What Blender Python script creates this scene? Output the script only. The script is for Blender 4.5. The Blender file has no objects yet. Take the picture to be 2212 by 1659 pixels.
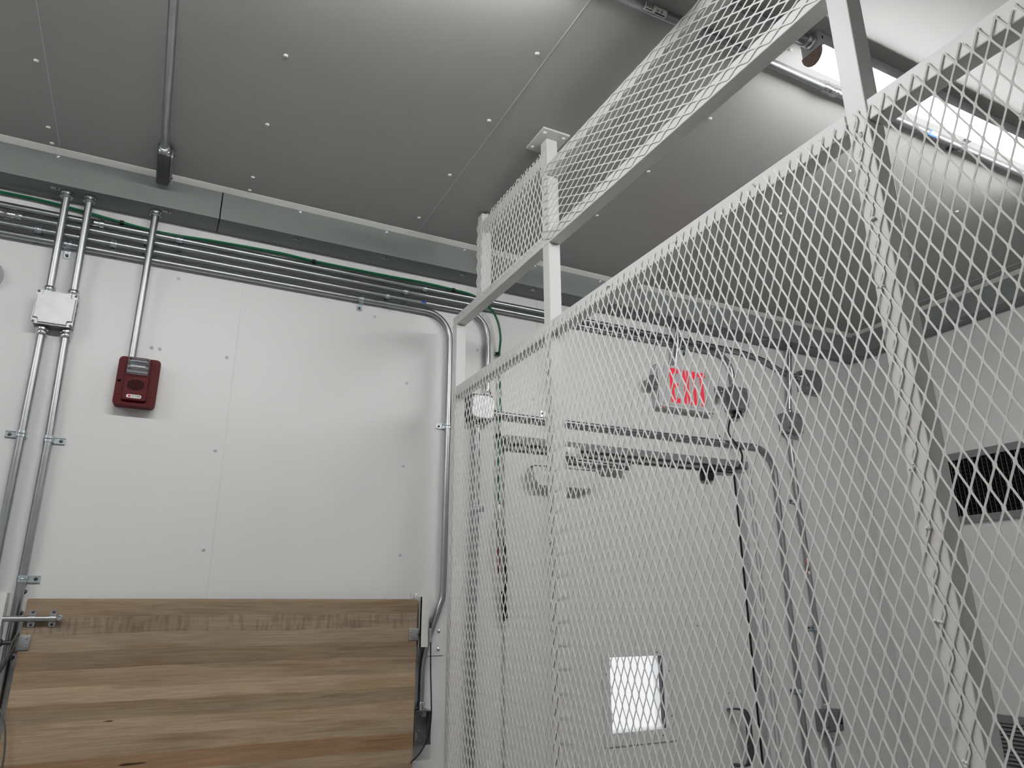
import bpy, bmesh, math, random
from mathutils import Vector, Matrix
random.seed(7)
PI = math.pi
scene = bpy.context.scene
COL = scene.collection

# ------------------------------------------------------------------ materials
def new_mat(name):
    m = bpy.data.materials.new(name); m.use_nodes = True
    nt = m.node_tree; b = nt.nodes.get('Principled BSDF')
    return m, nt, b

def node(nt, typ, **k):
    n = nt.nodes.new(typ)
    for a, v in k.items():
        if a.startswith('i_'):
            n.inputs[a[2:].replace('_', ' ')].default_value = v
        else:
            setattr(n, a, v)
    return n

def ramp(nt, src, stops, interp='LINEAR'):
    r = nt.nodes.new('ShaderNodeValToRGB'); cr = r.color_ramp; cr.interpolation = interp
    while len(cr.elements) > 1: cr.elements.remove(cr.elements[-1])
    cr.elements[0].position = stops[0][0]; cr.elements[0].color = (*stops[0][1], 1)
    for p, c in stops[1:]:
        e = cr.elements.new(p); e.color = (*c, 1)
    nt.links.new(src, r.inputs[0]); return r

def simple(name, col, rough=.5, metal=0., noise=.0, nscale=30, bump=0., bscale=200, spec=.5, stretch=None, rnoise=0.):
    m, nt, b = new_mat(name)
    b.inputs['Base Color'].default_value = (*col, 1)
    b.inputs['Roughness'].default_value = rough
    b.inputs['Metallic'].default_value = metal
    b.inputs['Specular IOR Level'].default_value = spec
    tc = node(nt, 'ShaderNodeTexCoord'); vec = tc.outputs['Object']
    if stretch:
        mp = node(nt, 'ShaderNodeMapping'); mp.inputs['Scale'].default_value = stretch
        nt.links.new(vec, mp.inputs['Vector']); vec = mp.outputs['Vector']
    if noise or rnoise:
        n = node(nt, 'ShaderNodeTexNoise'); n.inputs['Scale'].default_value = nscale; n.inputs['Detail'].default_value = 4
        nt.links.new(vec, n.inputs['Vector'])
        if noise:
            lo = tuple(max(0, c * (1 - noise)) for c in col); hi = tuple(min(1, c * (1 + noise)) for c in col)
            r = ramp(nt, n.outputs['Fac'], [(.3, lo), (.7, hi)])
            nt.links.new(r.outputs['Color'], b.inputs['Base Color'])
        if rnoise:
            mr = node(nt, 'ShaderNodeMapRange'); mr.inputs[1].default_value = .3; mr.inputs[2].default_value = .7
            mr.inputs[3].default_value = rough - rnoise; mr.inputs[4].default_value = rough + rnoise
            nt.links.new(n.outputs['Fac'], mr.inputs[0]); nt.links.new(mr.outputs[0], b.inputs['Roughness'])
    if bump:
        n2 = node(nt, 'ShaderNodeTexNoise'); n2.inputs['Scale'].default_value = bscale; n2.inputs['Detail'].default_value = 3
        nt.links.new(tc.outputs['Object'], n2.inputs['Vector'])
        bp = node(nt, 'ShaderNodeBump'); bp.inputs['Strength'].default_value = bump; bp.inputs['Distance'].default_value = .002
        nt.links.new(n2.outputs['Fac'], bp.inputs['Height']); nt.links.new(bp.outputs['Normal'], b.inputs['Normal'])
    return m

M = {}
M['wall'] = simple('wall_paint', (.70, .705, .70), .36, noise=.012, nscale=2.5, bump=.10, bscale=260, spec=.45)
M['wallgrey'] = simple('rear_wall_paint', (.70, .70, .70), .5)
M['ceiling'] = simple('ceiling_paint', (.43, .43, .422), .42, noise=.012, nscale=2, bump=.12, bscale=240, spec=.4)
M['floor'] = simple('floor_coating', (.34, .34, .34), .6, noise=.1, nscale=6)
M['door'] = simple('door_paint', (.66, .665, .66), .4, bump=.08, bscale=260)
M['frame'] = simple('frame_powder_coat', (.70, .69, .68), .38, bump=.12, bscale=420, noise=.02, nscale=18)
M['mesh'] = simple('mesh_powder_coat', (.74, .735, .715), .38, noise=.03, nscale=60)
M['trough'] = simple('trough_grey_paint', (.215, .232, .224), .42, noise=.03, nscale=5)
M['strip'] = simple('trim_white', (.90, .90, .88), .4)
M['emt'] = simple('galvanised_conduit', (.42, .435, .445), .31, 1., noise=.07, nscale=14)
M['zinc'] = simple('bright_zinc', (.66, .68, .69), .17, 1., noise=.12, nscale=120)
M['zincblue'] = simple('zinc_strap', (.66, .73, .76), .26, 1., noise=.15, nscale=150)
M['cast'] = simple('cast_alloy', (.56, .57, .58), .42, .75, noise=.12, nscale=40, bump=.15, bscale=300)
M['boxgrey'] = simple('pressed_steel_box', (.30, .31, .31), .42, .7, noise=.12, nscale=50)
M['darksteel'] = simple('dark_steel', (.10, .105, .105), .4, .6, noise=.1, nscale=50)
M['stainless'] = simple('brushed_steel', (.52, .52, .53), .34, 1., noise=.08, nscale=80)
M['red'] = simple('red_plastic', (.10, .004, .007), .5, noise=.06, nscale=30, spec=.22)
M['redlight'] = simple('red_plastic_side', (.17, .02, .028), .5, spec=.3)
M['black'] = simple('black_rubber', (.006, .006, .006), .45)
M['dark'] = simple('dark_recess', (.004, .004, .004), .9, spec=.1)
M['green'] = simple('green_insulation', (.0, .12, .05), .4, noise=.1, nscale=20)
M['whiteplastic'] = simple('white_plastic', (.62, .63, .63), .4)
M['greyplastic'] = simple('grey_plastic', (.54, .54, .545), .45)
M['label'] = simple('white_label', (.78, .78, .76), .5)
M['ink'] = simple('black_ink', (.02, .02, .02), .6)
M['blue'] = simple('blue_ink', (.02, .08, .5), .5)
M['redink'] = simple('red_ink', (.5, .03, .03), .5)
M['brass'] = simple('brass', (.55, .42, .2), .3, 1.)
M['copper'] = simple('heat_shrink', (.16, .05, .035), .5)
M['rope'] = simple('wire_rope', (.22, .215, .19), .4, .8, noise=.4, nscale=400)
M['alu'] = simple('closer_aluminium', (.58, .58, .56), .45, .25)
M['lampgrey'] = simple('lamp_grey', (.35, .35, .36), .3)
M['wallshade'] = simple('corner_flashing', (.66, .665, .66), .45)

def emission(name, col, s):
    m, nt, b = new_mat(name)
    b.inputs['Base Color'].default_value = (*col, 1)
    b.inputs['Emission Color'].default_value = (*col, 1); b.inputs['Emission Strength'].default_value = s
    if s < 2: b.inputs['Base Color'].default_value = (.12, .004, .006, 1)
    b.inputs['Roughness'].default_value = .4
    return m
M['diffuser'] = emission('lit_diffuser', (1., .995, .985), 61)
M['exitred'] = emission('exit_red', (1., .035, .06), .95)
M['led'] = emission('red_led', (1, .1, .05), 2)

def glass(name, col=(1, 1, 1), rough=.02):
    m, nt, b = new_mat(name)
    b.inputs['Base Color'].default_value = (*col, 1); b.inputs['Transmission Weight'].default_value = 1
    b.inputs['Roughness'].default_value = rough; b.inputs['IOR'].default_value = 1.45
    return m
M['glass'] = glass('clear_lens')
m, nt, b = new_mat('window_glass')
out = nt.nodes['Material Output']
gl = node(nt, 'ShaderNodeBsdfGlossy'); gl.inputs['Roughness'].default_value = .02
tr = node(nt, 'ShaderNodeBsdfTransparent'); tr.inputs['Color'].default_value = (.96, .98, 1, 1)
mx = node(nt, 'ShaderNodeMixShader'); fr = node(nt, 'ShaderNodeFresnel'); fr.inputs['IOR'].default_value = 1.45
nt.links.new(fr.outputs[0], mx.inputs[0]); nt.links.new(tr.outputs[0], mx.inputs[1]); nt.links.new(gl.outputs[0], mx.inputs[2])
nt.links.new(mx.outputs[0], out.inputs['Surface']); M['pane'] = m

# butcher block
def wood_mat():
    m, nt, b = new_mat('butcher_block_wood')
    tc = node(nt, 'ShaderNodeTexCoord')
    sx = node(nt, 'ShaderNodeSeparateXYZ'); nt.links.new(tc.outputs['Object'], sx.inputs[0])
    # row coordinate 0..1 from the lower end to the top
    mr = node(nt, 'ShaderNodeMapRange'); mr.inputs[1].default_value = -.75; mr.inputs[2].default_value = 0.
    wmp = node(nt, 'ShaderNodeMapping'); wmp.inputs['Scale'].default_value = (1.3, 1, 5); nt.links.new(tc.outputs['Object'], wmp.inputs[0])
    wz = node(nt, 'ShaderNodeTexNoise'); wz.inputs['Scale'].default_value = 1.6; wz.inputs['Detail'].default_value = 3; nt.links.new(wmp.outputs[0], wz.inputs['Vector'])
    wm = node(nt, 'ShaderNodeMath', operation='MULTIPLY_ADD'); wm.inputs[1].default_value = .030; wm.inputs[2].default_value = -.015; nt.links.new(wz.outputs['Fac'], wm.inputs[0])
    wa = node(nt, 'ShaderNodeMath', operation='ADD'); nt.links.new(wm.outputs[0], wa.inputs[0]); nt.links.new(sx.outputs['Z'], wa.inputs[1])
    nt.links.new(wa.outputs[0], mr.inputs[0])
    light = (.49, .385, .275); mid = (.40, .312, .222); brown = (.31, .238, .168); orange = (.41, .275, .17); grey = (.35, .282, .215)
    rows = [brown, grey, grey, brown, mid, light, mid, light, light, orange, light, mid, light, orange, light, light]
    n = len(rows); rh = .047; st = []
    for i in range(n):           # i = 0 is the top stave
        top = -i * rh; p = (top - rh + .75) / .75
        k_ = random.uniform(.93, 1.07); st.append((max(0, p), tuple(c * k_ for c in rows[i])))
    st = st[::-1]
    st[0] = (0, st[0][1])
    r = ramp(nt, mr.outputs[0], st, 'CONSTANT')
    # second tone along each stave, so staves end butt to butt
    st2 = []
    for i in range(n):
        p = (-i * rh - rh + .75) / .75
        v = (i * .377) % 1.0; st2.append((max(0, p), (v, v, v)))
    st2 = st2[::-1]; st2[0] = (0, st2[0][1])
    off = ramp(nt, mr.outputs[0], st2, 'CONSTANT')
    mul = node(nt, 'ShaderNodeMath', operation='MULTIPLY'); mul.inputs[1].default_value = 13.7
    nt.links.new(off.outputs[0], mul.inputs[0])
    cmb = node(nt, 'ShaderNodeCombineXYZ')
    ax = node(nt, 'ShaderNodeMath', operation='ADD'); nt.links.new(sx.outputs['X'], ax.inputs[0]); nt.links.new(mul.outputs[0], ax.inputs[1])
    nt.links.new(ax.outputs[0], cmb.inputs['X']); nt.links.new(mul.outputs[0], cmb.inputs['Y']); nt.links.new(sx.outputs['Z'], cmb.inputs['Z'])
    mp = node(nt, 'ShaderNodeMapping'); mp.inputs['Scale'].default_value = (1.6, 1, 34)
    nt.links.new(cmb.outputs[0], mp.inputs[0])
    nz = node(nt, 'ShaderNodeTexNoise'); nz.inputs['Scale'].default_value = 1.7; nz.inputs['Detail'].default_value = 7; nz.inputs['Roughness'].default_value = .62; nz.inputs['Distortion'].default_value = .7
    nt.links.new(mp.outputs[0], nz.inputs['Vector'])
    g = ramp(nt, nz.outputs['Fac'], [(.25, (.60, .56, .52)), (.42, (.90, .88, .86)), (.50, (1.06, 1.05, 1.03)), (.58, (.90, .87, .84)), (.66, (1.08, 1.06, 1.03)), (.8, (.80, .74, .68))])
    mp2 = node(nt, 'ShaderNodeMapping'); mp2.inputs['Scale'].default_value = (9, 1, 420)
    nt.links.new(cmb.outputs[0], mp2.inputs[0])
    fz = node(nt, 'ShaderNodeTexNoise'); fz.inputs['Scale'].default_value = 1.; fz.inputs['Detail'].default_value = 3
    nt.links.new(mp2.outputs[0], fz.inputs['Vector'])
    g2 = ramp(nt, fz.outputs['Fac'], [(.3, (.86, .86, .86)), (.7, (1.08, 1.08, 1.08))])
    # curly cross figure in the second stave
    mp3 = node(nt, 'ShaderNodeMapping'); mp3.inputs['Scale'].default_value = (85, 1, 14)
    nt.links.new(cmb.outputs[0], mp3.inputs[0])
    cz = node(nt, 'ShaderNodeTexNoise'); cz.inputs['Scale'].default_value = 1; cz.inputs['Detail'].default_value = 2
    nt.links.new(mp3.outputs[0], cz.inputs['Vector'])
    g3 = ramp(nt, cz.outputs['Fac'], [(.38, (.72, .70, .68)), (.52, (1, 1, 1))])
    stc = [(0, (0, 0, 0))] 
    p1 = (-2 * rh + .75) / .75; p2 = (-1 * rh + .75) / .75
    msk = ramp(nt, mr.outputs[0], [(0, (.0, .0, .0)), (p1, (.8, .8, .8)), (p2, (0, 0, 0))], 'CONSTANT')
    def mult(a, c, fac=None):
        x = node(nt, 'ShaderNodeMix', data_type='RGBA', blend_type='MULTIPLY'); x.inputs[0].default_value = 1
        if fac is not None: nt.links.new(fac, x.inputs[0])
        nt.links.new(a, x.inputs[6]); nt.links.new(c, x.inputs[7]); return x.outputs[2]
    c = mult(r.outputs[0], g.outputs[0]); c = mult(c, g2.outputs[0]); c = mult(c, g3.outputs[0], msk.outputs[0])
    # broad patches of heartwood and dark knots
    mp4 = node(nt, 'ShaderNodeMapping'); mp4.inputs['Scale'].default_value = (2.2, 1, 11)
    nt.links.new(cmb.outputs[0], mp4.inputs[0])
    kz = node(nt, 'ShaderNodeTexNoise'); kz.inputs['Scale'].default_value = 1.3; kz.inputs['Detail'].default_value = 2
    nt.links.new(mp4.outputs[0], kz.inputs['Vector'])
    g4 = ramp(nt, kz.outputs['Fac'], [(.35, (.86, .80, .72)), (.55, (1, 1, 1)), (.72, (1.06, 1.02, .96))])
    c = mult(c, g4.outputs[0])
    mp5 = node(nt, 'ShaderNodeMapping'); mp5.inputs['Scale'].default_value = (9, 1, 60)
    nt.links.new(cmb.outputs[0], mp5.inputs[0])
    vz = node(nt, 'ShaderNodeTexNoise'); vz.inputs['Scale'].default_value = 1.; vz.inputs['Detail'].default_value = 1
    nt.links.new(mp5.outputs[0], vz.inputs['Vector'])
    g5 = ramp(nt, vz.outputs['Fac'], [(.175, (.25, .2, .15)), (.205, (1, 1, 1))])
    c = mult(c, g5.outputs[0])
    nt.links.new(c, b.inputs['Base Color']); b.inputs['Roughness'].default_value = .5
    b.inputs['Specular IOR Level'].default_value = .3
    return m
M['wood'] = wood_mat()

# ------------------------------------------------------------------ mesh helpers
class MB:
    def __init__(s): s.v = []; s.f = []
    def add(s, vs, fs):
        o = len(s.v); s.v += [tuple(p) for p in vs]; s.f += [tuple(i + o for i in f) for f in fs]; return s
    def box(s, x0, x1, y0, y1, z0, z1):
        return s.add([(x0,y0,z0),(x1,y0,z0),(x1,y1,z0),(x0,y1,z0),(x0,y0,z1),(x1,y0,z1),(x1,y1,z1),(x0,y1,z1)],
                     [(3,2,1,0),(4,5,6,7),(0,1,5,4),(1,2,6,5),(2,3,7,6),(3,0,4,7)])
    def prism(s, pts, axis, a, b, top_inset=0.):
        """pts: 2D outline (counter-clockwise); extruded along axis from a to b"""
        n = len(pts)
        cx = sum(p[0] for p in pts) / n; cy = sum(p[1] for p in pts) / n
        def P(u, v, w):
            return {'x': (w, u, v), 'y': (u, w, v), 'z': (u, v, w)}[axis]
        A = [P(u, v, a) for u, v in pts]
        if top_inset:
            B = []
            for u, v in pts:
                du, dv = u - cx, v - cy; l = math.hypot(du, dv) or 1
                B.append(P(u - du / l * top_inset, v - dv / l * top_inset, b))
        else:
            B = [P(u, v, b) for u, v in pts]
        return s.add(A + B, [tuple(range(n))[::-1], tuple(range(n, 2 * n))] + [(i, (i + 1) % n, n + (i + 1) % n, n + i) for i in range(n)])
    def rbox(s, x0, x1, y0, y1, z0, z1, r, axis='y', n=5):
        """box whose outline across axis has rounded corners"""
        d = {'x': (y0, y1, z0, z1, x0, x1), 'y': (x0, x1, z0, z1, y0, y1), 'z': (x0, x1, y0, y1, z0, z1)}[axis]
        return s.prism(rrect(d[0], d[1], d[2], d[3], r, n), axis, d[4], d[5])
    def tube(s, path, r, n=14, caps=True):
        P = [Vector(p) for p in path]; T = []
        for i in range(len(P)):
            a = P[max(0, i - 1)]; b = P[min(len(P) - 1, i + 1)]; T.append((b - a).normalized())
        up = Vector((0, 0, 1)) if abs(T[0].z) < .9 else Vector((0, 1, 0))
        nrm = (up - T[0] * up.dot(T[0])).normalized(); rings = []
        rr = r if isinstance(r, (list, tuple)) else [r] * len(P)
        for i, p in enumerate(P):
            nrm = (nrm - T[i] * nrm.dot(T[i])).normalized(); bn = T[i].cross(nrm)
            rings.append([p + (nrm * math.cos(2*PI*k/n) + bn * math.sin(2*PI*k/n)) * rr[i] for k in range(n)])
        vs = [v for ring in rings for v in ring]; fs = []
        for i in range(len(P) - 1):
            for k in range(n):
                a = i*n + k; b = i*n + (k+1) % n; fs.append((a, b, b + n, a + n))
        if caps: fs += [tuple(range(n))[::-1], tuple(range(len(vs) - n, len(vs)))]
        return s.add(vs, fs)
    def lathe(s, prof, org, axis, n=20, ngon=None):
        """prof: list of (radius, distance along axis)"""
        ax = Vector(axis).normalized(); up = Vector((0, 0, 1)) if abs(ax.z) < .9 else Vector((0, 1, 0))
        u = (up - ax * up.dot(ax)).normalized(); w = ax.cross(u); org = Vector(org); vs = []; fs = []
        for r, d in prof:
            for k in range(n):
                a = 2*PI*k/n; vs.append(org + ax * d + (u * math.cos(a) + w * math.sin(a)) * r)
        for i in range(len(prof) - 1):
            for k in range(n):
                a = i*n + k; b = i*n + (k+1) % n; fs.append((a, b, b + n, a + n))
        fs += [tuple(range(n))[::-1], tuple(range(len(vs) - n, len(vs)))]
        return s.add(vs, fs)
    def strip(s, path, w, t, wdir):
        """flat bar following path; wdir = width direction, thickness across"""
        P = [Vector(p) for p in path]; wd = Vector(wdir).normalized(); vs = []; fs = []
        for i in range(len(P)):
            a = P[max(0, i - 1)]; b = P[min(len(P) - 1, i + 1)]; T = (b - a).normalized(); nn = T.cross(wd).normalized()
            vs += [P[i] + wd*w/2 + nn*t/2, P[i] - wd*w/2 + nn*t/2, P[i] - wd*w/2 - nn*t/2, P[i] + wd*w/2 - nn*t/2]
        for i in range(len(P) - 1):
            for k in range(4):
                a = i*4 + k; b = i*4 + (k+1) % 4; fs.append((a, b, b + 4, a + 4))
        fs += [(3, 2, 1, 0), tuple(range(len(vs) - 4, len(vs)))]
        return s.add(vs, fs)
    def build(s, name, mat, parent=None, loc=None, bevel=0., smooth=True, ang=35):
        if parent is not None and loc is None:
            L = Vector(world_loc(parent)); vs = [Vector(v) - L for v in s.v]; ol = (0, 0, 0)
        elif loc is not None:
            L = Vector(loc); vs = [Vector(v) - L for v in s.v]; ol = loc if parent is None else (0, 0, 0)
        else:
            vs = s.v; ol = (0, 0, 0)
        me = bpy.data.meshes.new(name); me.from_pydata([tuple(v) for v in vs], [], s.f); me.update()
        bm = bmesh.new(); bm.from_mesh(me); bmesh.ops.recalc_face_normals(bm, faces=bm.faces)
        if bevel:
            es = [e for e in bm.edges if len(e.link_faces) == 2 and e.calc_face_angle(0) > math.radians(40)]
            bmesh.ops.bevel(bm, geom=es, offset=bevel, segments=2, affect='EDGES', profile=.5)
        bm.to_mesh(me); bm.free()
        if smooth:
            me.shade_smooth(); me.set_sharp_from_angle(angle=math.radians(ang))
        me.materials.append(mat)
        o = bpy.data.objects.new(name, me); COL.objects.link(o); o.location = ol
        if parent is not None: o.parent = parent
        return o

LOC = {}
def world_loc(o):
    v = Vector((0, 0, 0))
    while o is not None:
        v += o.location; o = o.parent
    return v

def rrect(x0, x1, y0, y1, r, n=5):
    out = []
    for cx, cy, a0 in ((x1 - r, y1 - r, 0), (x0 + r, y1 - r, 90), (x0 + r, y0 + r, 180), (x1 - r, y0 + r, 270)):
        for i in range(n + 1):
            a = math.radians(a0 + 90 * i / n); out.append((cx + r * math.cos(a), cy + r * math.sin(a)))
    return out

def tag(o, label, cat, group=None, kind=None):
    o['label'] = label; o['category'] = cat
    if group: o['group'] = group
    if kind: o['kind'] = kind
    return o

def thing(name, label, cat, loc=(0, 0, 0), group=None):
    o = bpy.data.objects.new(name, None); COL.objects.link(o); o.location = loc; o.empty_display_size = .05
    return tag(o, label, cat, group)

def struct(name, mb, mat, **k):
    o = mb.build(name, mat, **k); o['kind'] = 'structure'; return o

def dup(root, loc, rot=(0, 0, 0), label=None, scale=None):
    r = root.copy(); COL.objects.link(r); r.location = loc; r.rotation_euler = rot
    if scale: r.scale = scale
    if label: r['label'] = label
    for ch in list(root.children):
        c = ch.copy(); COL.objects.link(c); c.parent = r
        for g in ch.children:
            d = g.copy(); COL.objects.link(d); d.parent = c
    return r

def arc_path(p0, corner, p1, r, n=8):
    """straight - bend - straight, bend radius r at corner"""
    p0, c, p1 = Vector(p0), Vector(corner), Vector(p1)
    a = (p0 - c).normalized(); b = (p1 - c).normalized(); ang = a.angle(b); t = r / math.tan(ang / 2)
    s, e = c + a * t, c + b * t; ctr = c + (a + b).normalized() * (r / math.sin(ang / 2))
    out = []
    vs, ve = s - ctr, e - ctr; tot = vs.angle(ve); ax = vs.cross(ve).normalized()
    for i in range(n + 1): out.append(ctr + Matrix.Rotation(tot * i / n, 3, ax) @ vs)
    return out

def smooth_path(pts, n=6):
    P = [Vector(p) for p in pts]; out = []
    for i in range(len(P) - 1):
        p0 = P[max(0, i-1)]; p1 = P[i]; p2 = P[i+1]; p3 = P[min(len(P)-1, i+2)]
        for k in range(n):
            t = k / n
            out.append(.5 * ((2*p1) + (-p0 + p2)*t + (2*p0 - 5*p1 + 4*p2 - p3)*t*t + (-p0 + 3*p1 - 3*p2 + p3)*t*t*t))
    out.append(P[-1]); return out

# ------------------------------------------------------------------ dimensions (metres)
YW = 2.55      # inner face of the back wall
ZC = 2.976     # ceiling
XR = 3.44      # right wall
XL, YF = -2.9, -1.7
TW = .06
R34 = .0117    # conduit radius

# ------------------------------------------------------------------ the room
wx0, wx1, wz0, wz1 = 1.703, 1.973, 1.088, 1.362     # opening of the door window
wb = MB()
wb.box(XL - TW, wx0, YW, YW + TW, 0, ZC); wb.box(wx1, XR + TW, YW, YW + TW, 0, ZC)
wb.box(wx0, wx1, YW, YW + TW, 0, wz0); wb.box(wx0, wx1, YW, YW + TW, wz1, ZC)
wall_back = struct('wall_back', wb, M['wall'], smooth=False)
wall_right = struct('wall_right', MB().box(XR, XR + TW, YF, YW, 0, ZC), M['wall'], smooth=False)
wall_left = struct('wall_left', MB().box(XL - TW, XL, YF, YW, 0, ZC), M['wallgrey'], smooth=False)
wall_front = struct('wall_front', MB().box(XL - TW, XR + TW, YF - TW, YF, 0, ZC), M['wallgrey'], smooth=False)
ceiling = struct('ceiling', MB().box(XL - TW, XR + TW, YF - TW, YW + TW, ZC, ZC + TW), M['ceiling'], smooth=False)
floor = struct('floor', MB().box(XL - TW, XR + TW, YF - TW, YW + TW, -TW, 0), M['floor'], smooth=False)

# panel joints (fine raised battens, 1 mm proud)
def joint(parent, mb):
    return mb.build('panel_joint', M['wallshade'], parent, smooth=False)
for x in (.196, 1.415, 2.634, -1.023):
    joint(wall_back, MB().box(x - .0014, x + .0014, YW - .0012, YW + .002, 0, ZC))
for x in (-.4135, .8015, 2.02, 3.24, -1.63):
    joint(ceiling, MB().box(x - .0008, x + .0008, YF, YW, ZC - .0008, ZC + .002))

# screws of wall and ceiling panels
def screw_mb(p, axis, r=.0060, h=.0032):
    m = MB(); m.lathe([(r * 1.15, -.0005), (r * 1.15, .0004), (r, .0008), (r * .8, h * .75), (r * .35, h), (.0006, h)], p, axis, 14); return m
def socket_mb(p, axis, r=.0016, h=.0033):
    return MB().lathe([(r, 0), (r, h + .0002)], p, axis, 8)
wall_screws = [(.169, z) for z in (2.394, 2.062, 1.736, 1.41)] + [(.828, z) for z in (2.39, 2.065, 1.737)] + \
    [(1.39, 2.394), (1.39, 1.93), (-.018, 2.657), (-.067, 2.392), (-.043, 2.391), (.685, 2.644), (.747, 2.682),
     (1.129, 2.575), (1.149, 2.736), (2.95, 1.84), (3.03, 1.84), (2.93, 1.47), (3.1, 1.44), (2.99, 1.12), (3.22, 1.12), (2.66, 2.46), (2.73, 2.36)]
ws0 = None
for x, z in wall_screws:
    if ws0 is None:
        ws0 = screw_mb((0, 0, 0), (0, -1, 0)).build('screw', M['whiteplastic'], wall_back, loc=(0, 0, 0)); ws0.location = (x, YW, z)
        wk0 = socket_mb((0, 0, 0), (0, -1, 0)).build('socket', M['ink'], ws0, loc=(0, 0, 0))
    else:
        o = ws0.copy(); COL.objects.link(o); o.location = (x, YW, z)
        k = wk0.copy(); COL.objects.link(k); k.parent = o
cs0 = None
cy = (2.306, 1.992, 1.672, 1.364, 1.05, .74)
cpts = [(x, y) for x in (-.437, .166, .770, 1.372, 1.99, 2.58, 3.15) for y in cy]
cpts += [(-.435, 2.393), (.167, 2.395), (.772, 2.42), (2.2, 2.40), (1.338, 1.03)]
for x, y in cpts:
    if cs0 is None:
        cs0 = screw_mb((0, 0, 0), (0, 0, -1), .0058, .0042).build('screw', M['strip'], ceiling, loc=(0, 0, 0)); cs0.location = (x, y, ZC)
        ck0 = socket_mb((0, 0, 0), (0, 0, -1), .0017, .0043).build('socket', M['ink'], cs0, loc=(0, 0, 0))
    else:
        o = cs0.copy(); COL.objects.link(o); o.location = (x, y, ZC)
        k = ck0.copy(); COL.objects.link(k); k.parent = o

# corner flashing and the white strips under the ceiling edge
struct('trim_1', MB().box(3.378, XR, YW - .0025, YW, 0, 2.86), M['wallshade'], smooth=False)
struct('trim_2', MB().prism([(2.411, ZC), (2.411, ZC - .001), (2.4375, ZC - .010), (2.4375, ZC)], 'x', XL, 3.33), M['strip'], smooth=False)
struct('trim_3', MB().prism([(3.303, ZC), (3.3295, ZC), (3.3295, ZC - .010), (3.303, ZC - .001)], 'y', YF, 2.411), M['strip'], smooth=False)

# ------------------------------------------------------------------ grey cable trough round the top of the walls
ZB, YT = 2.863, 2.438
def trough_section(name, x0, x1, label, screws, tabs):
    t = thing(name, label, 'cable trough', (x0, YT, ZB), 'grey cable troughs under the ceiling')
    MB().box(x0 + .0008, x1 - .0008, YT + .0012, YW - .0005, ZB, ZC - .001).build('trough_body', M['trough'], t, smooth=False)
    MB().box(x0 + .0014, x1 - .0014, YT - .0004, YT + .0012, ZB - .0016, ZC - .0105).build('cover', M['trough'], t, smooth=False)
    for x in screws:
        s = screw_mb((x, YT - .0004, 2.9595), (0, -1, 0), .0055, .005).build('screw', M['zinc'], t)
    for x in tabs:
        k = MB().box(x - .013, x + .013, YT + .022, YT + .040, ZB - .0022, ZB - .0002).build('latch_tab', M['stainless'], t, smooth=False)
        MB().lathe([(.003, 0), (.003, .0006)], (x + .006, YT + .030, ZB - .0022), (0, 0, -1), 8).build('hole', M['dark'], k)
    return t
trough_section('cable_trough', -1.74, .082, 'grey painted cable trough section above the junction box with two conduits', [-.416, -.086, -.75, -1.08], [-.414, -.085, -.75])
trough_section('cable_trough', .084, 1.9, 'long grey cable trough section above the green cable, crossing behind the white cage', [.352, .685, 1.015, 1.345, 1.68], [.354, .691, 1.024, 1.355, 1.68])
trough_section('cable_trough', 1.902, 3.438, 'grey cable trough section above the exit sign, reaching the room corner', [2.01, 2.34, 2.68, 3.02, 3.3], [2.04, 2.37, 2.70, 3.03])
t = thing('cable_trough', 'grey cable trough along the right wall above the louvred vents', 'cable trough', (3.33, 0, ZB), 'grey cable troughs under the ceiling')
MB().box(3.3315, XR - .0005, YF + .001, YT - .002, ZB, ZC - .001).build('trough_body', M['trough'], t, smooth=False)
MB().box(3.3300, 3.3312, YF + .001, YT - .003, ZB - .0016, ZC - .0105).build('cover', M['trough'], t, smooth=False)
for y in (2.2, 1.87, 1.54, 1.2):
    screw_mb((3.33, y, 2.9595), (-1, 0, 0), .0055, .005).build('screw', M['zinc'], t)
    MB().box(3.35, 3.368, y - .013, y + .013, ZB - .0022, ZB - .0002).build('latch_tab', M['stainless'], t, smooth=False)

# ------------------------------------------------------------------ conduit fittings
def connector_prof(k=1.0):
    r = R34 * k
    return [(r*1.02, -.001), (r*1.30, 0), (r*1.42, .003), (r*1.42, .0095), (r*1.22, .011), (r*1.18, .0145), (r*1.45, .016), (r*1.58, .018), (r*1.58, .0225), (r*1.3, .0235), (r*1.3, .026)]
def connector(p, d, parent):
    return MB().lathe(connector_prof(), p, d, 18).build('connector', M['zinc'], parent)
def coupling_mb(p, d):
    r = R34
    m = MB().lathe([(r*1.05, -.03), (r*1.35, -.029), (r*1.42, -.022), (r*1.42, -.016), (r*1.22, -.014), (r*1.22, -.003), (r*1.32, -.001), (r*1.32, .001), (r*1.22, .003), (r*1.22, .014), (r*1.42, .016), (r*1.42, .022), (r*1.35, .029), (r*1.05, .03)], p, d, 18)
    return m

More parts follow.
